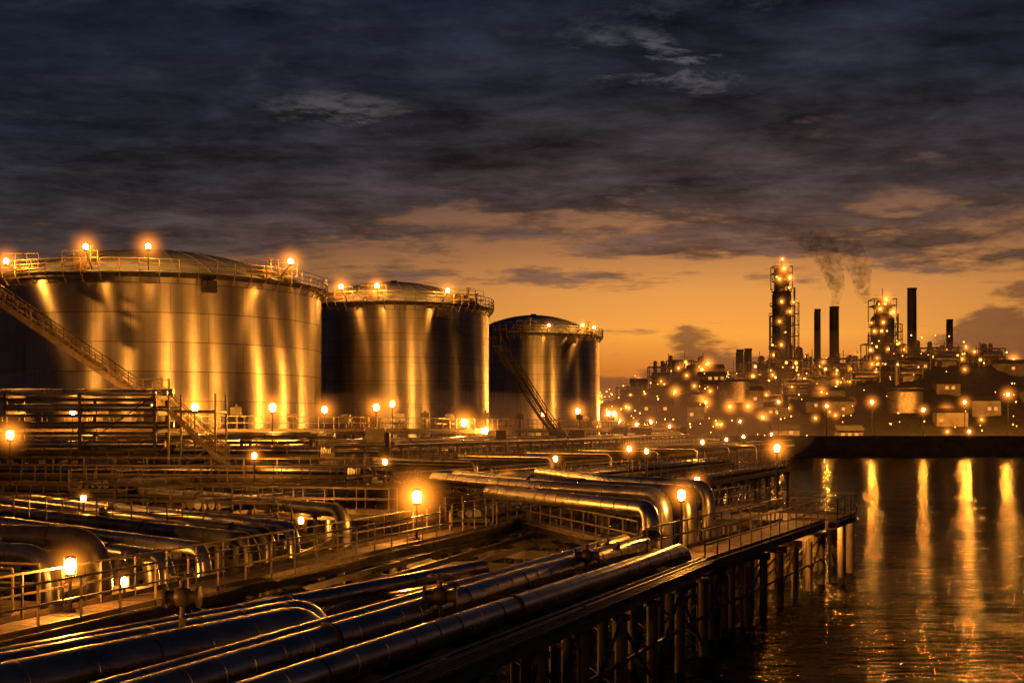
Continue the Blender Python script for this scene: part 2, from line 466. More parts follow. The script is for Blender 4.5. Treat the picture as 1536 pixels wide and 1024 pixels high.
# ================================================================== LAND
def poly_land(name,pts,z,zb,mat):
    b=MB(); n=len(pts)
    top=[(x,y,z) for x,y in pts]; bot=[(x,y,zb) for x,y in pts]
    b._add(top,[tuple(range(n))],0,False)
    b._add(top+bot,[(i,n+i,n+(i+1)%n,(i+1)%n) for i in range(n)],0,False)
    return b.obj(name,[mat])
poly_land('quay_ground',[(-400,84),(-44,84),(-30,88),(-17,98),(30,238),(34,300),(30,420),(-400,420)],5.0,-2,M_conc)

# ---- tanks
def tank(cx,cy,R,zt,dome,zb=5.0,lamps=(),seg=128,boxa=-1.02):
    e=empty('oil_storage_tank',(cx,cy,zb))
    b=MB(); H=zt-zb
    n=seg; rows=12
    vs=[(cx+R*math.cos(2*math.pi*i/n),cy+R*math.sin(2*math.pi*i/n),zb+H*j/rows) for j in range(rows+1) for i in range(n)]
    fs=[(j*n+i,j*n+(i+1)%n,(j+1)*n+(i+1)%n,(j+1)*n+i) for j in range(rows) for i in range(n)]
    b._add(vs,fs,0,True)
    b.obj('shell',[M_tank],e,origin=(cx,cy,zb))
    g=MB()
    for j in range(1,7): g.ring((cx,cy,zb+H*j/6.3),R+.005,.035,96,0)
    g.ring((cx,cy,zt-.1),R+.12,.3,96,0)
    for a in(-1.9,-1.2,-.8):
        x=cx+(R+.25)*math.cos(a);y=cy+(R+.25)*math.sin(a)
        g.cyl((x,y,zb),(x,y,zb+H*.25),.12,None,8,0)
    a=boxa; g.box((cx+(R+.4)*math.cos(a),cy+(R+.4)*math.sin(a),zt-.9),(.8,1.0,.9),0,a)
    for a in(-2.0,-1.4,-.9):
        c=V((cx+R*math.cos(a),cy+R*math.sin(a),zb+1.4)); d=V((math.cos(a),math.sin(a),0))
        g.cyl(c,c+d*.35,.5,None,16,0); g.cyl(c+d*.35,c+d*.45,.65,None,16,0)
    g.obj('stiffeners',[M_steel],e)
    r=MB(); m=10; vs=[];fs=[]
    Rs=(R*R+dome*dome)/(2*dome)
    for j in range(m):
        rr=(R+.05)*(1-j/m); z=zt+.06+math.sqrt(max(0,Rs*Rs-rr*rr))-(Rs-dome)
        for i in range(n): vs.append((cx+rr*math.cos(2*math.pi*i/n),cy+rr*math.sin(2*math.pi*i/n),z))
    vs.append((cx,cy,zt+.06+dome))
    for j in range(m-1):
        for i in range(n): fs.append((j*n+i,j*n+(i+1)%n,(j+1)*n+(i+1)%n,(j+1)*n+i))
    for i in range(n): fs.append(((m-1)*n+i,(m-1)*n+(i+1)%n,len(vs)-1))
    r._add(vs,fs,0,True)
    for k in range(32):
        a=2*math.pi*k/32; pp=None
        for j in range(0,m):
            rr=R*(1-j/m); z=zt+.08+math.sqrt(max(0,Rs*Rs-rr*rr))-(Rs-dome); p=V((cx+rr*math.cos(a),cy+rr*math.sin(a),z))
            if pp is not None: r.beam(pp,p,.08,.06,0)
            pp=p
    r.cyl((cx,cy,zt+dome),(cx,cy,zt+dome+.3),.5,.4,12,1)
    r.obj('dome_roof',[M_roof,M_steel],e)
    w=MB(); nn=64
    for i in range(nn):
        a=2*math.pi*i/nn; x=cx+(R+.55)*math.cos(a);y=cy+(R+.55)*math.sin(a)
        w.beam((x,y,zt),(x,y,zt+1.15),.07,.07,0)
        w.beam((x,y,zt),(cx+R*math.cos(a),cy+R*math.sin(a),zt-.7),.07,.07,0)
    for hh in(.4,.78,1.15): w.ring((cx,cy,zt+hh),R+.55,.055,96,0)
    for i in range(96):
        a0=2*math.pi*i/96;a1=2*math.pi*(i+1)/96
        q=[(cx+rr*math.cos(a),cy+rr*math.sin(a),zt+.12) for rr,a in((R-.1,a0),(R+.6,a0),(R+.6,a1),(R-.1,a1))]
        w._add(q,[(0,1,2,3)],0,False)
    for a,kk in((-2.1,.5),(-1.7,.9),(-.62,.8),(-.45,.6),(2.2,.9)):
        rr=R-.9; x=cx+rr*math.cos(a);y=cy+rr*math.sin(a)
        w.box((x,y,zt+.7),(1.2*kk,1.2*kk,1.1*kk),0,a)
        w.cyl((x+.6,y,zt+.2),(x+.6,y,zt+2.5*kk),.1,None,8,0)
        w.box((x+.6,y,zt+2.5*kk),(.5,.3,.1),0)
        railing(w,(x-1.4,y-.8),(x+1.4,y-.8),zt+.6,0,1.2,.9,.05)
    w.obj('rim_railing',[M_rail],e)
    l=MB()
    for a,h,s in lamps:
        ca,sa=math.cos(a),math.sin(a)
        x=cx+(R+1.9)*ca;y=cy+(R+1.9)*sa
        l.beam((cx+(R+.5)*ca,cy+(R+.5)*sa,zt+.2),(x,y,zt+h-.3),.09,.09,0); l.cyl((x,y,zt+h-.38),(x,y,zt+h-.18),.12,.2,10,0)
        l.ball((x,y,zt+h),.2*s,10,1,1.1)
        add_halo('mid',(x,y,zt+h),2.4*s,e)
    l.obj('rim_lamps',[M_steel,M_rim],e)
    return e
tank(-32.3,120,15,19.7,3.5,lamps=[(-2.03,.9,1),(-1.61,1.8,1),(-1.33,1.9,1),(-.60,1.6,1)])
tank(-13.3,150,10.7,20.6,3.1,lamps=[(-1.93,1.5,1),(-1.62,1.5,1),(-1.02,1.2,.9)])
tank(3.2,200,9.9,20.9,3.3,lamps=[(-1.4,1,.6),(-.95,1.2,.7),(-.75,1.0,.7)])

def stair(b,p,q,w=1.0,t=1.):
    p=V(p);q=V(q); d,n=perp(p,q); k=int(abs(q.z-p.z)/.24)
    for s_ in(-1,1):
        o=n*s_*w/2; b.beam(p+o,q+o,.09,.30*t,0)
        for hh in(1.1,.6): b.beam(p+o+V((0,0,hh)),q+o+V((0,0,hh)),.06*t,.06*t,0)
        m=int((q-p).length/1.2)
        for i in range(m+1):
            c=p+(q-p)*i/m+o; b.beam(c,c+V((0,0,1.1)),.06*t,.06*t,0)
            if i<m:
                c2=p+(q-p)*(i+1)/m+o; b.beam(c,c2+V((0,0,1.1)),.035*t,.035*t,0)
    for i in range(k+1):
        c=p+(q-p)*i/k; b.box(c,(.25,w,.04),0,math.atan2(d.y,d.x))
b=MB()
stair(b,(-45,101.5,21.2),(-27.6,98.5,9.9),1.1,1.3)
b.box((-26.6,98.5,9.8),(2.2,2.2,.12),0)
stair(b,(-26.2,98,9.8),(-21.5,97,5.4),1.0,1.2)
for x in(-27.6,-25.6):
    for y in(97.5,99.5): b.beam((x,y,5),(x,y,11.2),.16,.16,0)
for z in (11.1,10.5): 
    b.beam((-27.6,97.5,z),(-25.6,97.5,z),.06,.06,0); b.beam((-27.6,99.5,z),(-25.6,99.5,z),.06,.06,0)
for i in range(4):
    t=i/4; c=V((-45,101.5,21.2))*(1-t)+V((-27.6,98.5,9.9))*t
    if i: b.beam((c.x,c.y,c.z),(c.x,c.y+5,c.z-.2),.1,.1,0)
b.obj('tank_stairway',[M_rail])
b=MB(); stair(b,(-1.6,142,16.2),(3.5,148,8.6),1.0,1.2); stair(b,(3.5,148,8.6),(6,150,5.2),1,1.2); b.obj('tank_stairway',[M_steel])
b=MB(); cx,cy=-20.6,80
for dx in(0,2.8):
    for dy in(0,3): b.beam((cx+dx,cy+dy,2.5),(cx+dx,cy+dy,9.6),.11,.11,0)
for z in(4.6,6.6,8.5):
    for dy in(0,3): b.beam((cx,cy+dy,z),(cx+2.8,cy+dy,z),.1,.1,0)
    for dx in(0,2.8): b.beam((cx+dx,cy,z),(cx+dx,cy+3,z),.1,.1,0)
b.box((cx+1.4,cy+1.5,8.58),(2.8,3,.05),0)
stair(b,(cx+.2,cy-.3,8.5),(cx+3.6,cy-.3,5.2),.7,.8); stair(b,(cx+3.4,cy+.8,5.4),(cx+.4,cy+.8,2.8),.7,.8)
b.beam((cx,cy,4.6),(cx+2.8,cy,6.6),.06,.06,0)
b.obj('access_tower',[M_rail])

def rack(x0,x1,y,levels,w=3,name='pipe_rack',zb=4.9):
    b=MB(); k=max(1,round((x1-x0)/5))
    for i in range(k+1):
        x=x0+(x1-x0)*i/k
        for dy in(0,w): b.beam((x,y+dy,zb),(x,y+dy,levels[-1]+.1),.2,.2,0)
        for z in levels: b.beam((x,y-.2,z-.12),(x,y+w+.2,z-.12),.2,.24,0)
        if i<k and i%2==0: b.beam((x,y,levels[0]),(x0+(x1-x0)*(i+1)/k,y,levels[-1]),.07,.07,0)
    for z in levels: b.beam((x0,y-.1,z-.3),(x1,y-.1,z-.3),.14,.2,0)
    b.obj(name,[M_steel])
    for z in levels:
        for j in range(4):
            r=random.uniform(.12,.26); yy=y+.3+j*(w-.5)/3
            pipe([(x0-2,yy,z+r),(x1+random.uniform(-.5,1.5),yy,z+r)],r,random.choice([M_pipe,M_pipe2]),3,n=12)
rack(-46,-22.5,84,[6.3,7.5,8.6,9.6],3,zb=2)
rack(-48,-14,93,[5.8,6.8],3)
pl=[(-46,94.5),(-24,96),(-12.5,108.5),(-1.5,138),(11,172),(18,212),(30,250)]
for i in range(len(pl)-1): 
    walkway(pl[i],pl[i+1],1.3,7.3,'elevated_walkway',boards=False,pile=False)
    d,n=perp(pl[i],pl[i+1]); 
    b=MB(); L=(V(pl[i])-V(pl[i+1])).length; k=int(L/5)
    for j in range(k+1):
        c=V((*pl[i],0))+(V((*pl[i+1],0))-V((*pl[i],0)))*j/max(k,1)
        b.beam(c+n*.5+V((0,0,4.9)),c+n*.5+V((0,0,7.1)),.16,.16,0); b.beam(c-n*.5+V((0,0,4.9)),c-n*.5+V((0,0,7.1)),.16,.16,0)
        if random.random()<.6:
            hh=random.uniform(1.3,2.6); e_=c+n*random.uniform(-1.5,-.8); b.cyl(e_+V((0,0,5)),e_+V((0,0,7.3+hh*.8)),.12,None,8,0)
            b.box((e_.x,e_.y,7.3+hh*.6),(.8,.5,.6),0)
        if random.random()<.5:
            e_=c+n*random.uniform(.9,2.2); b.box((e_.x,e_.y,6.2),(1.5,1.2,random.uniform(1.6,2.8)),0,random.random())
    b.obj('walkway_support',[M_steel])
    for o,z in((1.4,6.0),(1.9,6.5),(2.5,5.7),(3.1,6.2)):
        r=random.uniform(.12,.24)
        pipe([V((*pl[i],z))+n*o,V((*pl[i+1],z))+n*o],r,random.choice([M_pipe,M_pipe2]),3,n=10,supports=4.9)
# ------------------------------------------------------------------ lamps
lamp(-11.0,33.2,3.0,4.15,.14,R=1.1)
lamp(-13.7,25.4,3.0,4.6,.15,R=1.0)
lamp(-15.7,19.0,3.0,4.8,.15,R=1.0)  # added lamp left of the view, brightens the foreground pipes
lamp(-4.6,12.0,3.1,4.9,.11,R=.6)  # added lamp, unseen below the frame, puts highlights on near pipe tops
lamp(-3.9,54.6,3.0,4.75,.18,R=2.1)
lamp(6.35,50.0,3.0,5.05,.14,R=1.2)
lamp(15.0,75.5,0,6.4,.15,R=1.5)
lamp(-.2,66,3.0,5.05,.12,R=1.0)
lamp(-14.3,74,4.3,6.0,.12,R=1.)
lamp(8.0,91,3.6,6.1,.13,R=1.3)
lamp(7.9,57,3.0,5.3,.11,R=.9)
lamp(-25.6,68,3.7,7.2,.17,R=1.7)
lamp(-12.3,42.3,1.2,2.7,.11,R=.7)
lamp(-4.0,51,.6,1.6,.12,R=.6)
lamp(-18,56,2.6,4.6,.10,R=.7)
lamp(-3.0,44,.4,1.4,.12,R=.6)
lamp(-21,44,2.6,3.6,.11,R=.7)
lamp(-9.5,60,2.6,3.4,.11,R=.6)
def glint_lamp(x,y,z=2.6):  # added lamp, hidden by the fascia, for water glints and lit piles
    e=empty('added_glint_lamp',(x,y,z)); b=MB(); b.cyl((x,y,z+.1),(x,y,z+.3),.12,.06,10,0); b.obj('housing',[M_steel],e)
    g=MB(); g.ball((x,y,z),.1,10,0); g.obj('lantern',[M_glassU],e)
glint_lamp(15.6,67.0,2.62); glint_lamp(11.6,59.9,2.62); glint_lamp(8.6,53.0,2.62)
for x,y,z,r in[(-22.6,95.0,8.95,.22),(-17.6,98,9.0,.22),(-14.2,101,8.9,.18),(-11.2,110,9.2,.2),(-10.4,116,9.6,.17),(-30.5,92.6,8.6,.18),(-38,92,8.8,.2),
               (-4.6,128,8.0,.26),(-2.6,133,7.2,.24),(8.5,172,9.6,.24),(4,170,9.2,.2),(13,180,9.4,.2),(15.7,205,9.6,.24),(17.5,218,8.6,.22),(26,250,8.5,.2),(31,262,7.6,.2),(22,236,8,.2)]:
    lamp(x,y,5,z,r,M_glassT,'mid',r*12,'flood_lamp')
for x,y,z in[(11,109,5.6),(20,140,6.),(27,168,6),(33,190,6.2),(42,216,6.4),(3,92,5.4),(-8,84,5.4)]:
    lamp(x,y,3,z,.13,None,'mid',1.2,'walkway_lamp')

# ================================================================== WATER
b=MB(); b._add([(-9000,-3000,0),(9000,-3000,0),(9000,14000,0),(-9000,14000,0)],[(0,1,2,3)],0,False)
m,nt,out=newmat('harbour_water')
tc=N(nt,'ShaderNodeTexCoord').outputs['Object']
n0=noise(nt,mapping(nt,tc,(.14,.28,1),(0,0,0),(0,0,.15)),1,2,.5,.5)
n1=noise(nt,mapping(nt,tc,(.40,1.0,1),(0,0,0),(0,0,.12)),1,3,.5,.7)
n2=noise(nt,mapping(nt,tc,(1.2,2.8,1),(3,0,0),(0,0,-.12)),1.2,3,.55,.4)
n3=noise(nt,mapping(nt,tc,(.05,.09,1)),1,3,.55)
spw=N(nt,'ShaderNodeSeparateXYZ'); nt.links.new(tc,spw.inputs[0])
shel=mrange(nt,spw.outputs[1],45,160,2.6,.42,True)     # calmer in the lee of the sea wall
h=math_(nt,'ADD',math_(nt,'MULTIPLY',n1,1.2),math_(nt,'MULTIPLY',n2,.35))
h=math_(nt,'ADD',h,math_(nt,'MULTIPLY',n0,.8))
h=math_(nt,'MULTIPLY',h,mrange(nt,n3,.38,.62,.6,1.4))
h=math_(nt,'MULTIPLY',h,shel)
bp=N(nt,'ShaderNodeBump'); bp.inputs['Strength'].default_value=1; bp.inputs['Distance'].default_value=.17
nt.links.new(h,bp.inputs['Height'])
gl=N(nt,'ShaderNodeBsdfGlossy'); gl.inputs['Roughness'].default_value=.12; gl.inputs['Color'].default_value=(.9,.9,.9,1)
df=N(nt,'ShaderNodeBsdfDiffuse'); df.inputs['Color'].default_value=(.003,.004,.006,1)
fr=N(nt,'ShaderNodeFresnel'); fr.inputs['IOR'].default_value=1.33
for q in(gl,fr): nt.links.new(bp.outputs[0],q.inputs['Normal'])
ms=N(nt,'ShaderNodeMixShader'); nt.links.new(math_(nt,'MINIMUM',math_(nt,'MULTIPLY',fr.outputs[0],.45),.17),ms.inputs[0])
nt.links.new(df.outputs[0],ms.inputs[1]); nt.links.new(gl.outputs[0],ms.inputs[2])
nt.links.new(ms.outputs[0],out.inputs[0])
b.obj('harbour_water',[m])

# ================================================================== FAR SHORE
def lerp(x,xs,ys):
    if x<=xs[0]:return ys[0]
    for i in range(len(xs)-1):
        if x<=xs[i+1]:
            t=(x-xs[i])/(xs[i+1]-xs[i]); t=t*t*(3-2*t); return ys[i]+(ys[i+1]-ys[i])*t
    return ys[-1]
HX=[-300,0,28,45,61,78,97,110,125,142,160,190,260,500]
HY=[3,5,10,15,20,12,14,18,22,23,19,16,11,6]
def terr(x,y):
    t=min(1,max(0,(y-347)/72)); t=t*t*(3-2*t)
    back=1-.45*min(1,max(0,(y-480)/250))
    w=math.sin(x*.13+y*.05)*1.0+math.sin(x*.31-y*.11)*.6+math.sin(x*.7+y*.23)*.3
    return 4.2+(lerp(x,HX,HY)+w*1.2)*t*back
b=MB(); nx,ny=260,40; vs=[];fs=[]
for j in range(ny):
    y=340+j*j*.55
    for i in range(nx):
        x=-300+i*3.7; vs.append((x,y,terr(x,y)))
for j in range(ny-1):
    for i in range(nx-1): a=j*nx+i; fs.append((a,a+1,a+nx+1,a+nx))
b._add(vs,fs,0,True); b.obj('hill_terrain',[M_dark])
b=MB(); vs=[];fs=[]
K=120
for i in range(K):
    x=-2500+i*60; hgt=12+10*math.sin(i*.37)+7*math.sin(i*.9+1)
    vs+=[(x,2200,-1),(x,2300,max(3,hgt))]
for i in range(K-1): fs.append((2*i,2*i+2,2*i+3,2*i+1))
b._add(vs,fs,0,True); b.obj('distant_hills',[M_dark])
b=MB()
b.box((220,338,2.0),(380,6,6.0),0)
b.box((220,334.7,5.15),(380,.8,.5),0)
for i in range(60): b.box((32+i*6.3,334.9,2),(.7,.5,5.6),0)
b.obj('sea_wall',[M_conc])
walkway((38,232),(62,300),3,3.6,'far_jetty',boards=False,step=7)

farE=empty('refinery_lights',(100,430,10)); FL=MB()
def flight(x,y,z,r=.32,mi=0,R=None):
    FL.ball((x,y,z),r,6,mi)
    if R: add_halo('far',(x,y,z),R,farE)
def frame(b,x,y,z0,w,d,h,lv=4,mi=0,t=.35):
    for dx in(-w/2,w/2):
        for dy in(-d/2,d/2): b.beam((x+dx,y+dy,z0-3),(x+dx,y+dy,z0+h),t,t,mi)
    for k in range(1,lv+1):
        z=z0+h*k/lv
        for s_ in(-1,1):
            b.beam((x-w/2,y+s_*d/2,z),(x+w/2,y+s_*d/2,z),t*.8,t,mi); b.beam((x+s_*w/2,y-d/2,z),(x+s_*w/2,y+d/2,z),t*.8,t,mi)
        if k%2: b.box((x,y,z-.1),(w*.98,d*.98,.15),mi)
        b.beam((x-w/2,y-d/2,z),(x+w/2,y-d/2,z-h/lv),t*.5,t*.5,mi)
        b.beam((x-w/2,y-d/2,z+1.1),(x+w/2,y-d/2,z+1.1),t*.3,t*.3,mi)
def column(x,y,zb,zt,r,taper=.8,name='distillation_tower',lightp=.6,step=4.0,crown=True,fr=True):
    b=MB(); n=20; H=zt-zb
    z1=zb+H*.45; z2=zb+H*.8
    b.cyl((x,y,zb),(x,y,z1),r,None,n,0); b.cyl((x,y,z1),(x,y,z1+1.5),r,r*.9,n,0)
    b.cyl((x,y,z1+1.5),(x,y,z2),r*.9,None,n,0); b.cyl((x,y,z2),(x,y,z2+2),r*.9,r*taper*.85,n,0)
    b.cyl((x,y,z2+2),(x,y,zt-2),r*taper*.85,None,n,0); b.ball((x,y,zt-2),r*taper*.85,16,0,.7)
    if crown:
        b.cyl((x,y,zt-2),(x,y,zt+3.5),.25,.08,8,0)
        frame(b,x,y,zt-5,r*1.7,r*1.7,4.5,2,0,.25)
    z=zb+3
    while z<zt-2:
        f=1 if z<z1 else (.9 if z<z2 else taper*.85)
        rr=r*f+random.uniform(.5,1.1)
        b.cyl((x,y,z),(x,y,z+.18),rr,None,n,0)
        b.ring((x,y,z+1.1),rr,.12,20,0)
        for k in range(10):
            a=k*math.pi/5; b.beam((x+rr*math.cos(a),y+rr*math.sin(a),z),(x+rr*math.cos(a),y+rr*math.sin(a),z+1.1),.1,.1,0)
        for k in range(3):
            if random.random()<lightp:
                a=random.uniform(-2.9,-.2); flight(x+rr*math.cos(a),y+rr*math.sin(a),z+1.3,random.choice([.2,.28,.36]),0,random.choice([None,2.4,3.2]))
        z+=step*random.uniform(.8,1.2)
    for s_ in(-1,1): b.cyl((x+s_*(r+.5),y-1,zb),(x+s_*(r+.5),y-1,zt-H*(.15 if s_>0 else .35)),.35,None,8,0)
    if fr: frame(b,x+r+1.2,y,zb,1.8,1.8,H*.75,10,0,.2)
    return b.obj(name,[M_pipe2])
column(91,450,12,62,3.6)
flight(91,446,60.5,.5,0,5.5); flight(89.5,446,57,.4,0,4); flight(93,446,57.3,.4,0,4); flight(91,449,64,.35,0,3)
column(125,450,16,51,4.4,.6,step=3.4)
flight(125,445.5,50,.45,0,5.5); flight(123,445.5,47,.4,0,4); flight(127.4,445.5,46,.4,0,4)
column(98,455,12,36,1.8,crown=False); column(84.5,452,12,33,1.5,crown=False)
column(131,456,15,34,1.7,crown=False); column(118,447,14,30,1.5,crown=False)
def stack(x,y,zb,zt,r):
    b=MB(); b.cyl((x,y,zb),(x,y,zt),r*1.15,r,18,0,cap=False); b.cyl((x,y,zt-.6),(x,y,zt),r*1.12,None,18,0,cap=False)
    b.cyl((x,y,zt-2),(x,y,zt-1.8),r*.95,None,18,0)
    for z in(zb+(zt-zb)*.5,): b.cyl((x,y,z),(x,y,z+.2),r+.6,None,18,0); b.ring((x,y,z+1.1),r+.6,.1,16,0)
    b.beam((x-r-.15,y-.5,zb),(x-r-.15,y-.5,zt-1),.3,.3,0)
    b.obj('smokestack',[M_dark])
stack(103.6,452,12,47.5,1.0);stack(110,455,12,48.6,1.5);stack(135,450,14,54.4,1.45);stack(148.4,452,10,44,1.05)
stack(77.8,455,8,34,1.2);stack(80.6,455,8,34.3,1.2); stack(113,448,12,31,.8)
def unit(x,y,w,d,h):
    z0=terr(x,y)-.5; b=MB(); frame(b,x,y,z0,w,d,h,max(2,int(h/3.2)),0,.3)
    for k in range(random.randint(2,5)):
        xx=x+random.uniform(-w*.4,w*.4); r=random.uniform(.5,1.3); hh=h*random.uniform(.5,1.35)
        b.cyl((xx,y+random.uniform(-1,1),z0-1),(xx,y,z0+hh),r,r*.9,12,0); b.ball((xx,y,z0+hh),r*.9,10,0,.5)
    for k in range(random.randint(1,3)):
        z=z0+h*random.uniform(.15,.8); r=random.uniform(.5,1.1); b.cyl((x-w*.4,y-d/2-.6,z),(x+w*.35,y-d/2-.6,z),r,None,12,0)
    b.box((x+random.uniform(-w/4,w/4),y,z0+h*.3),(w*random.uniform(.4,.8),d*.8,h*random.uniform(.4,.7)),0)
    for k in range(3): 
        xx=x+random.uniform(-w*.5,w*.5); b.beam((xx,y,z0+h*.6),(xx,y,z0+h*random.uniform(1.1,1.5)),.2,.2,0)
    b.obj('process_unit',[M_pipe2])
    for k in range(int(w*h/26)+1):
        flight(x+random.uniform(-w*.55,w*.55),y-d/2-.8,z0+random.uniform(.1,1.05)*h,random.choice([.15,.2,.28,.4]),0,random.choice([None,None,2.2,3.2]))
random.seed(21)
for x,y,w,d,h in[(29,400,7,5,4),(36,408,8,5,5),(46,415,7,5,6),(54,428,8,6,7),(61,440,9,6,6),(68,432,7,5,6),(74,446,8,6,9),(83,442,10,6,11),(90,440,11,6,12),(99,445,10,7,12),(104,438,8,6,9),(109,444,9,6,10),
    (116,442,9,6,7),(122,440,12,7,9),(130,442,9,6,7),(137,446,9,6,7),(143,440,10,6,6),(150,444,8,6,7),(157,446,9,6,6),(165,440,9,5,6),(176,440,8,5,5),
    (95,415,10,5,7),(108,410,9,5,6),(120,405,8,5,5),(133,412,9,5,5),(86,405,9,5,6),(146,408,8,5,5),(76,398,8,5,5),(158,402,8,5,5),(170,405,9,5,5),(185,410,8,5,5)]:
    unit(x,y,w,d,h)
def building(x,y,w,d,h):
    z0=terr(x,y)-1.5; e=empty('industrial_building',(x,y,z0)); b=MB()
    b.box((x,y,z0+h/2),(w,d,h),0); b.obj('walls',[M_conc],e)
    r=MB(); r._add([(x-w/2-.3,y-d/2-.3,z0+h),(x+w/2+.3,y-d/2-.3,z0+h),(x+w/2+.3,y+d/2+.3,z0+h),(x-w/2-.3,y+d/2+.3,z0+h),(x-w/2-.3,y,z0+h+1.4),(x+w/2+.3,y,z0+h+1.4)],[(0,1,5,4),(2,3,4,5),(0,4,3),(1,2,5),(3,2,1,0)],0,False); r.obj('roof',[M_dark],e)
    q=MB()
    for k in range(int(w/1.8)):
        for l in range(max(1,int((h-1.5)/2.4))):
            if random.random()<.35: q.box((x-w/2+1.2+k*1.8,y-d/2-.02,z0+2.6+l*2.4),(.95,.1,.9),0)
    if q.v: q.obj('windows',[M_win],e)
for i in range(40):
    x=random.uniform(38,195); y=random.uniform(350,425)
    building(x,y,random.uniform(4,9),random.uniform(4,7),random.uniform(3.2,5))
for x,y,r,h in[(150,372,5,5),(163,375,5,5),(64,385,4.5,5),(52,380,4,5),(112,380,5,5)]:
    b=MB(); z0=terr(x,y)-1; b.cyl((x,y,z0),(x,y,z0+h+1),r,None,32,0); b.cyl((x,y,z0+h+1),(x,y,z0+h+2),r,.3,32,0); b.ring((x,y,z0+h+2),r,.12,24,0)
    b.obj('small_storage_tank',[M_pipe2])
for i in range(290):
    y=random.uniform(345,450); x=random.uniform(26,205)*y/450*1.02
    if i<60: x=random.uniform(24,80)*y/450
    q=random.random(); rr=.10 if q<.5 else (.16 if q<.8 else (.26 if q<.95 else .42))
    flight(x,y,terr(x,y)+random.uniform(.8,5),rr,0,None if q<.77 else rr*12)
for i in range(26):
    y=random.uniform(430,455); x=random.uniform(72,155)
    flight(x,y-6,terr(x,y)+random.uniform(4,11),random.choice([.14,.2,.34]),0,random.choice([None,None,3]))
for u,z,s in[(1168,14,.3),(1240,13,.34),(1308,14,.42),(1385,12,.36),(1447,14,.40),(1512,16,.45),(1560,12,.35),(1110,9,.25),(1640,12,.3)]:
    x=(u-768)/2000*346
    FL.cyl((x,346,2),(x,346,z-.4),.12,None,6,2); flight(x,346,z,s*.75,1,s*10)
x=(1455-768)/2000*334; FL.cyl((x,334.6,5),(x,334.6,6.1),.1,None,6,2); flight(x,334.6,6.4,.2,1,3)
FL.obj('lamps',[M_far,M_farB,M_dark],farE)

def plume(pts,rs,k):
    b=MB(); P=[V(p) for p in pts]; n=14
    path=[];R=[]
    for i in range(len(P)-1):
        for t in range(5):
            path.append(P[i].lerp(P[i+1],t/5)); R.append(rs[i]+(rs[i+1]-rs[i])*t/5)
    path.append(P[-1]);R.append(rs[-1])
    vs=[]
    for p,r in zip(path,R):
        for i in range(n):
            a=2*math.pi*i/n; vs.append((p.x+r*math.cos(a),p.y+r*math.sin(a),p.z+.25*r*math.cos(a)))
    fs=[(j*n+i,j*n+(i+1)%n,(j+1)*n+(i+1)%n,(j+1)*n+i) for j in range(len(path)-1) for i in range(n)]
    fs.append(tuple(range(n))[::-1]); L=len(vs); fs.append(tuple(range(L-n,L)))
    b._add(vs,fs,0,True)
    m,nt,out=newmat('smoke'); tc=N(nt,'ShaderNodeTexCoord').outputs['Object']
    nn=noise(nt,tc,.24,6,.66,1.6)
    sz=N(nt,'ShaderNodeSeparateXYZ'); nt.links.new(tc,sz.inputs[0])
    fade=mrange(nt,sz.outputs[2],48,80,1,.0)
    vol=N(nt,'ShaderNodeVolumePrincipled'); vol.inputs['Color'].default_value=(.06,.05,.05,1)
    nt.links.new(math_(nt,'MULTIPLY',math_(nt,'MULTIPLY',mrange(nt,nn,.42,.66,0,1,True),fade),k),vol.inputs['Density'])
    nt.links.new(vol.outputs[0],out.inputs['Volume'])
    b.obj('smoke_plume',[m])
plume([(110,455,48.2),(111.2,455,54),(109.5,455,61),(106,455,68),(100,455,75),(93,455,82)],[1.2,2.4,3.8,5.2,6.4,7],.42)
plume([(121.5,456,50),(119.8,456,54),(119.5,456,60),(116,456,67),(112,456,73)],[1.3,2.6,3.6,4.6,5.2],.36)

def glowblob(c,s,k,col=(1,.32,.07)):  # self-glowing ellipsoid imitates lamplit haze, scatters nothing
    b=MB(); b.ball((0,0,0),1,32); o=b.obj('haze_glow',[None]); o.location=c;o.scale=s
    m,nt,out=newmat('haze_glow_volume'); e=N(nt,'ShaderNodeEmission'); e.inputs[0].default_value=(*col,1); e.inputs[1].default_value=k
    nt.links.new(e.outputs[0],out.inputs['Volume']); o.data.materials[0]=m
glowblob((108,412,6),(95,66,32),.00042)
glowblob((58,402,6),(65,58,20),.0007)
glowblob((20,215,7),(24,75,7),.0010)
glowblob((-8,150,7),(26,60,4.5),.0008)

# ================================================================== SKY
w=bpy.data.worlds.new('World'); S.world=w; w.use_nodes=True
nt=w.node_tree; nt.nodes.clear(); out=N(nt,'ShaderNodeOutputWorld')
tc=N(nt,'ShaderNodeTexCoord').outputs['Generated']
sp=N(nt,'ShaderNodeSeparateXYZ'); nt.links.new(tc,sp.inputs[0])
X,Y,Z=sp.outputs
az=math_(nt,'ARCTAN2',X,Y)
zc=math_(nt,'MAXIMUM',Z,0.)
Zs=math_(nt,'MULTIPLY',zc,2.5)
warm=ramp(nt,Zs,[(0,(.30,.07,.016)),(.10,(.66,.19,.026)),(.17,(.98,.38,.055)),(.25,(.80,.32,.07)),(.33,(.42,.175,.066)),(.45,(.13,.078,.064)),(.62,(.046,.043,.058)),(.85,(.024,.034,.060)),(1,(.006,.011,.028))])
cool=ramp(nt,Zs,[(0,(.08,.03,.016)),(.2,(.11,.05,.03)),(.34,(.055,.037,.035)),(.5,(.024,.026,.038)),(.85,(.009,.016,.034)),(1,(.003,.007,.017))])
da=math_(nt,'SUBTRACT',az,.15)
g=math_(nt,'POWER',2.718,math_(nt,'MULTIPLY',math_(nt,'MULTIPLY',da,da),-9.))
base=mix(nt,g,cool,warm)
den=math_(nt,'ADD',zc,.07)
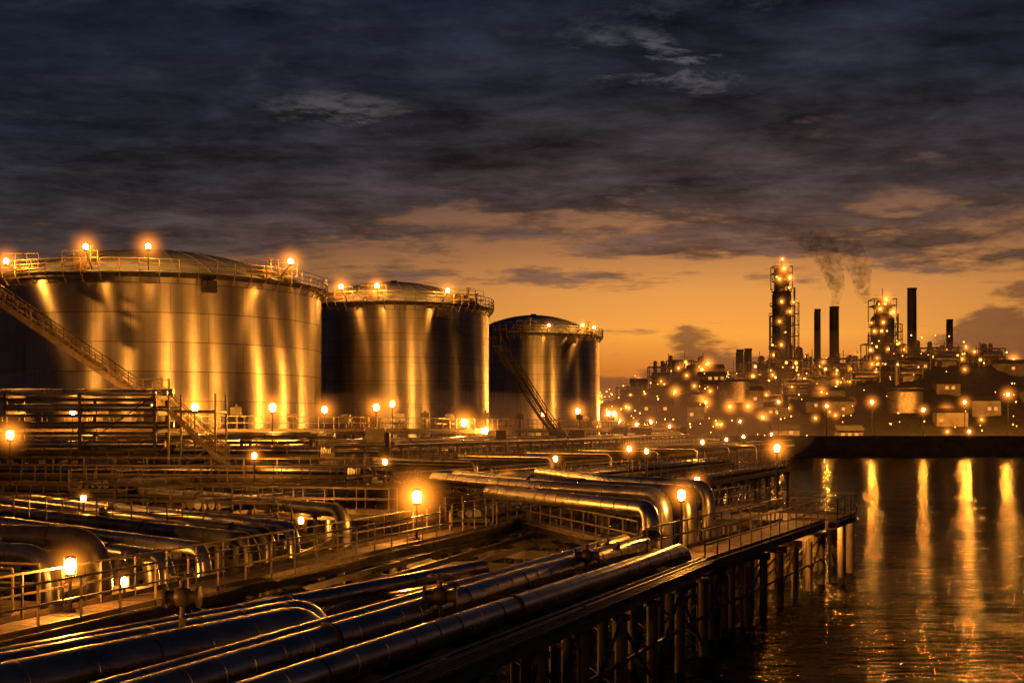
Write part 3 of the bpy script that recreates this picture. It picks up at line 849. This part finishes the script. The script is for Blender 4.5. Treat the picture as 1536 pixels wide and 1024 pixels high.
cb=N(nt,'ShaderNodeCombineXYZ'); nt.links.new(math_(nt,'DIVIDE',X,den),cb.inputs[0]); nt.links.new(math_(nt,'DIVIDE',Y,den),cb.inputs[1])
c1=noise(nt,mapping(nt,cb.outputs[0],(.8,.8,1),(3.1,1.7,0)),1,12,.62,.2)
c2=noise(nt,mapping(nt,cb.outputs[0],(2.2,2.6,1),(7.7,2.2,3)),1,12,.66,.15)
c=math_(nt,'ADD',math_(nt,'MULTIPLY',c1,.56),math_(nt,'MULTIPLY',c2,.44))
bias=ramp(nt,Zs,[(0,(.38,)*3),(.2,(.40,)*3),(.27,(.45,)*3),(.34,(.54,)*3),(.45,(.58,)*3),(.7,(.58,)*3),(1,(.60,)*3)])
t=math_(nt,'ADD',c,math_(nt,'SUBTRACT',bias,.5))
def spot(a0,z0,wa,wz):
    a=math_(nt,'DIVIDE',math_(nt,'SUBTRACT',az,a0),wa); z=math_(nt,'DIVIDE',math_(nt,'SUBTRACT',zc,z0),wz)
    return math_(nt,'POWER',2.718,math_(nt,'MULTIPLY',math_(nt,'ADD',math_(nt,'MULTIPLY',a,a),math_(nt,'MULTIPLY',z,z)),-1.))
sps=math_(nt,'ADD',spot(.13,.262,.08,.028),math_(nt,'MULTIPLY',spot(-.13,.222,.06,.022),.7))
c4=noise(nt,mapping(nt,cb.outputs[0],(4.5,5.5,1),(1.7,5.2,3)),1,10,.66,.4)
t=math_(nt,'SUBTRACT',t,math_(nt,'MULTIPLY',sps,mrange(nt,c4,.42,.62,0,.14)))
cm=mrange(nt,t,.465,.56,0,1,True)
cloudcol_w=ramp(nt,Zs,[(0,(.07,.028,.015)),(.2,(.17,.07,.03)),(.3,(.10,.05,.032)),(.42,(.036,.0245,.024)),(.6,(.0125,.0128,.0182)),(.8,(.005,.0077,.0155)),(1,(.002,.004,.010))])
cloudcol_c=ramp(nt,Zs,[(0,(.05,.025,.017)),(.33,(.022,.018,.020)),(.5,(.0088,.0102,.0172)),(.8,(.0028,.005,.0118)),(1,(.001,.0026,.0075))])
cc=mix(nt,g,cloudcol_c,cloudcol_w)
shade=math_(nt,'MULTIPLY',mrange(nt,c2,.35,.65,.35,2.3),mrange(nt,c4,.3,.7,.6,1.45))
cc2=N(nt,'ShaderNodeVectorMath'); cc2.operation='SCALE'; nt.links.new(cc,cc2.inputs[0]); nt.links.new(shade,cc2.inputs[3])
sky=mix(nt,math_(nt,'MULTIPLY',cm,.96),base,cc2.outputs[0])
gap=math_(nt,'MULTIPLY',sps,math_(nt,'SUBTRACT',1.,cm))
sky=mix(nt,math_(nt,'MULTIPLY',gap,.6),sky,(.13,.12,.13))
cb2=N(nt,'ShaderNodeCombineXYZ'); nt.links.new(math_(nt,'MULTIPLY',az,9.),cb2.inputs[0]); nt.links.new(math_(nt,'MULTIPLY',zc,30.),cb2.inputs[1])
bn=noise(nt,cb2.outputs[0],1.1,7,.6)
hb=ramp(nt,mrange(nt,az,-.4,.6),[(0,(.05,)*3),(.44,(.03,)*3),(.49,(.045,)*3),(.53,(.072,)*3),(.565,(.058,)*3),(.60,(.035,)*3),(.68,(.045,)*3),(.74,(.085,)*3),(.80,(.10,)*3),(1,(.08,)*3)])
edge=math_(nt,'ADD',hb,math_(nt,'MULTIPLY',math_(nt,'SUBTRACT',bn,.5),.09))
bk=mrange(nt,math_(nt,'SUBTRACT',edge,zc),-.002,.008,0,1,True)
bkc=mix(nt,mrange(nt,bn,.35,.65),(.06,.028,.022),(.14,.052,.028))
sky=mix(nt,math_(nt,'MULTIPLY',bk,.75),sky,bkc)
ns=N(nt,'ShaderNodeTexSky'); ns.sky_type='NISHITA'; ns.sun_disc=False; ns.sun_elevation=math.radians(1); ns.sun_rotation=math.radians(9)
bg1=N(nt,'ShaderNodeBackground'); nt.links.new(sky,bg1.inputs[0]); bg1.inputs[1].default_value=1
bg2=N(nt,'ShaderNodeBackground'); nt.links.new(ns.outputs[0],bg2.inputs[0]); bg2.inputs[1].default_value=.0004
ad=N(nt,'ShaderNodeAddShader'); nt.links.new(bg1.outputs[0],ad.inputs[0]); nt.links.new(bg2.outputs[0],ad.inputs[1])
nt.links.new(ad.outputs[0],out.inputs[0])
sl=bpy.data.lights.new('sun','SUN'); sl.energy=.05; sl.angle=math.radians(12); sl.color=(1,.5,.2)
so=bpy.data.objects.new('sun',sl); S.collection.objects.link(so)
dirv=V((math.sin(.16),math.cos(.16),math.tan(math.radians(4))))
so.rotation_euler=dirv.to_track_quat('Z','Y').to_euler()

cam=bpy.data.cameras.new('camera'); cam.lens=46.875; cam.sensor_width=36; cam.shift_y=.0833; cam.clip_end=20000; cam.clip_start=.5
co=bpy.data.objects.new('camera',cam); co.location=(0,0,7.6); co.rotation_euler=(math.radians(90),0,0)
S.collection.objects.link(co); S.camera=co
S.view_settings.view_transform='Standard'; S.view_settings.look='None'; S.view_settings.exposure=0
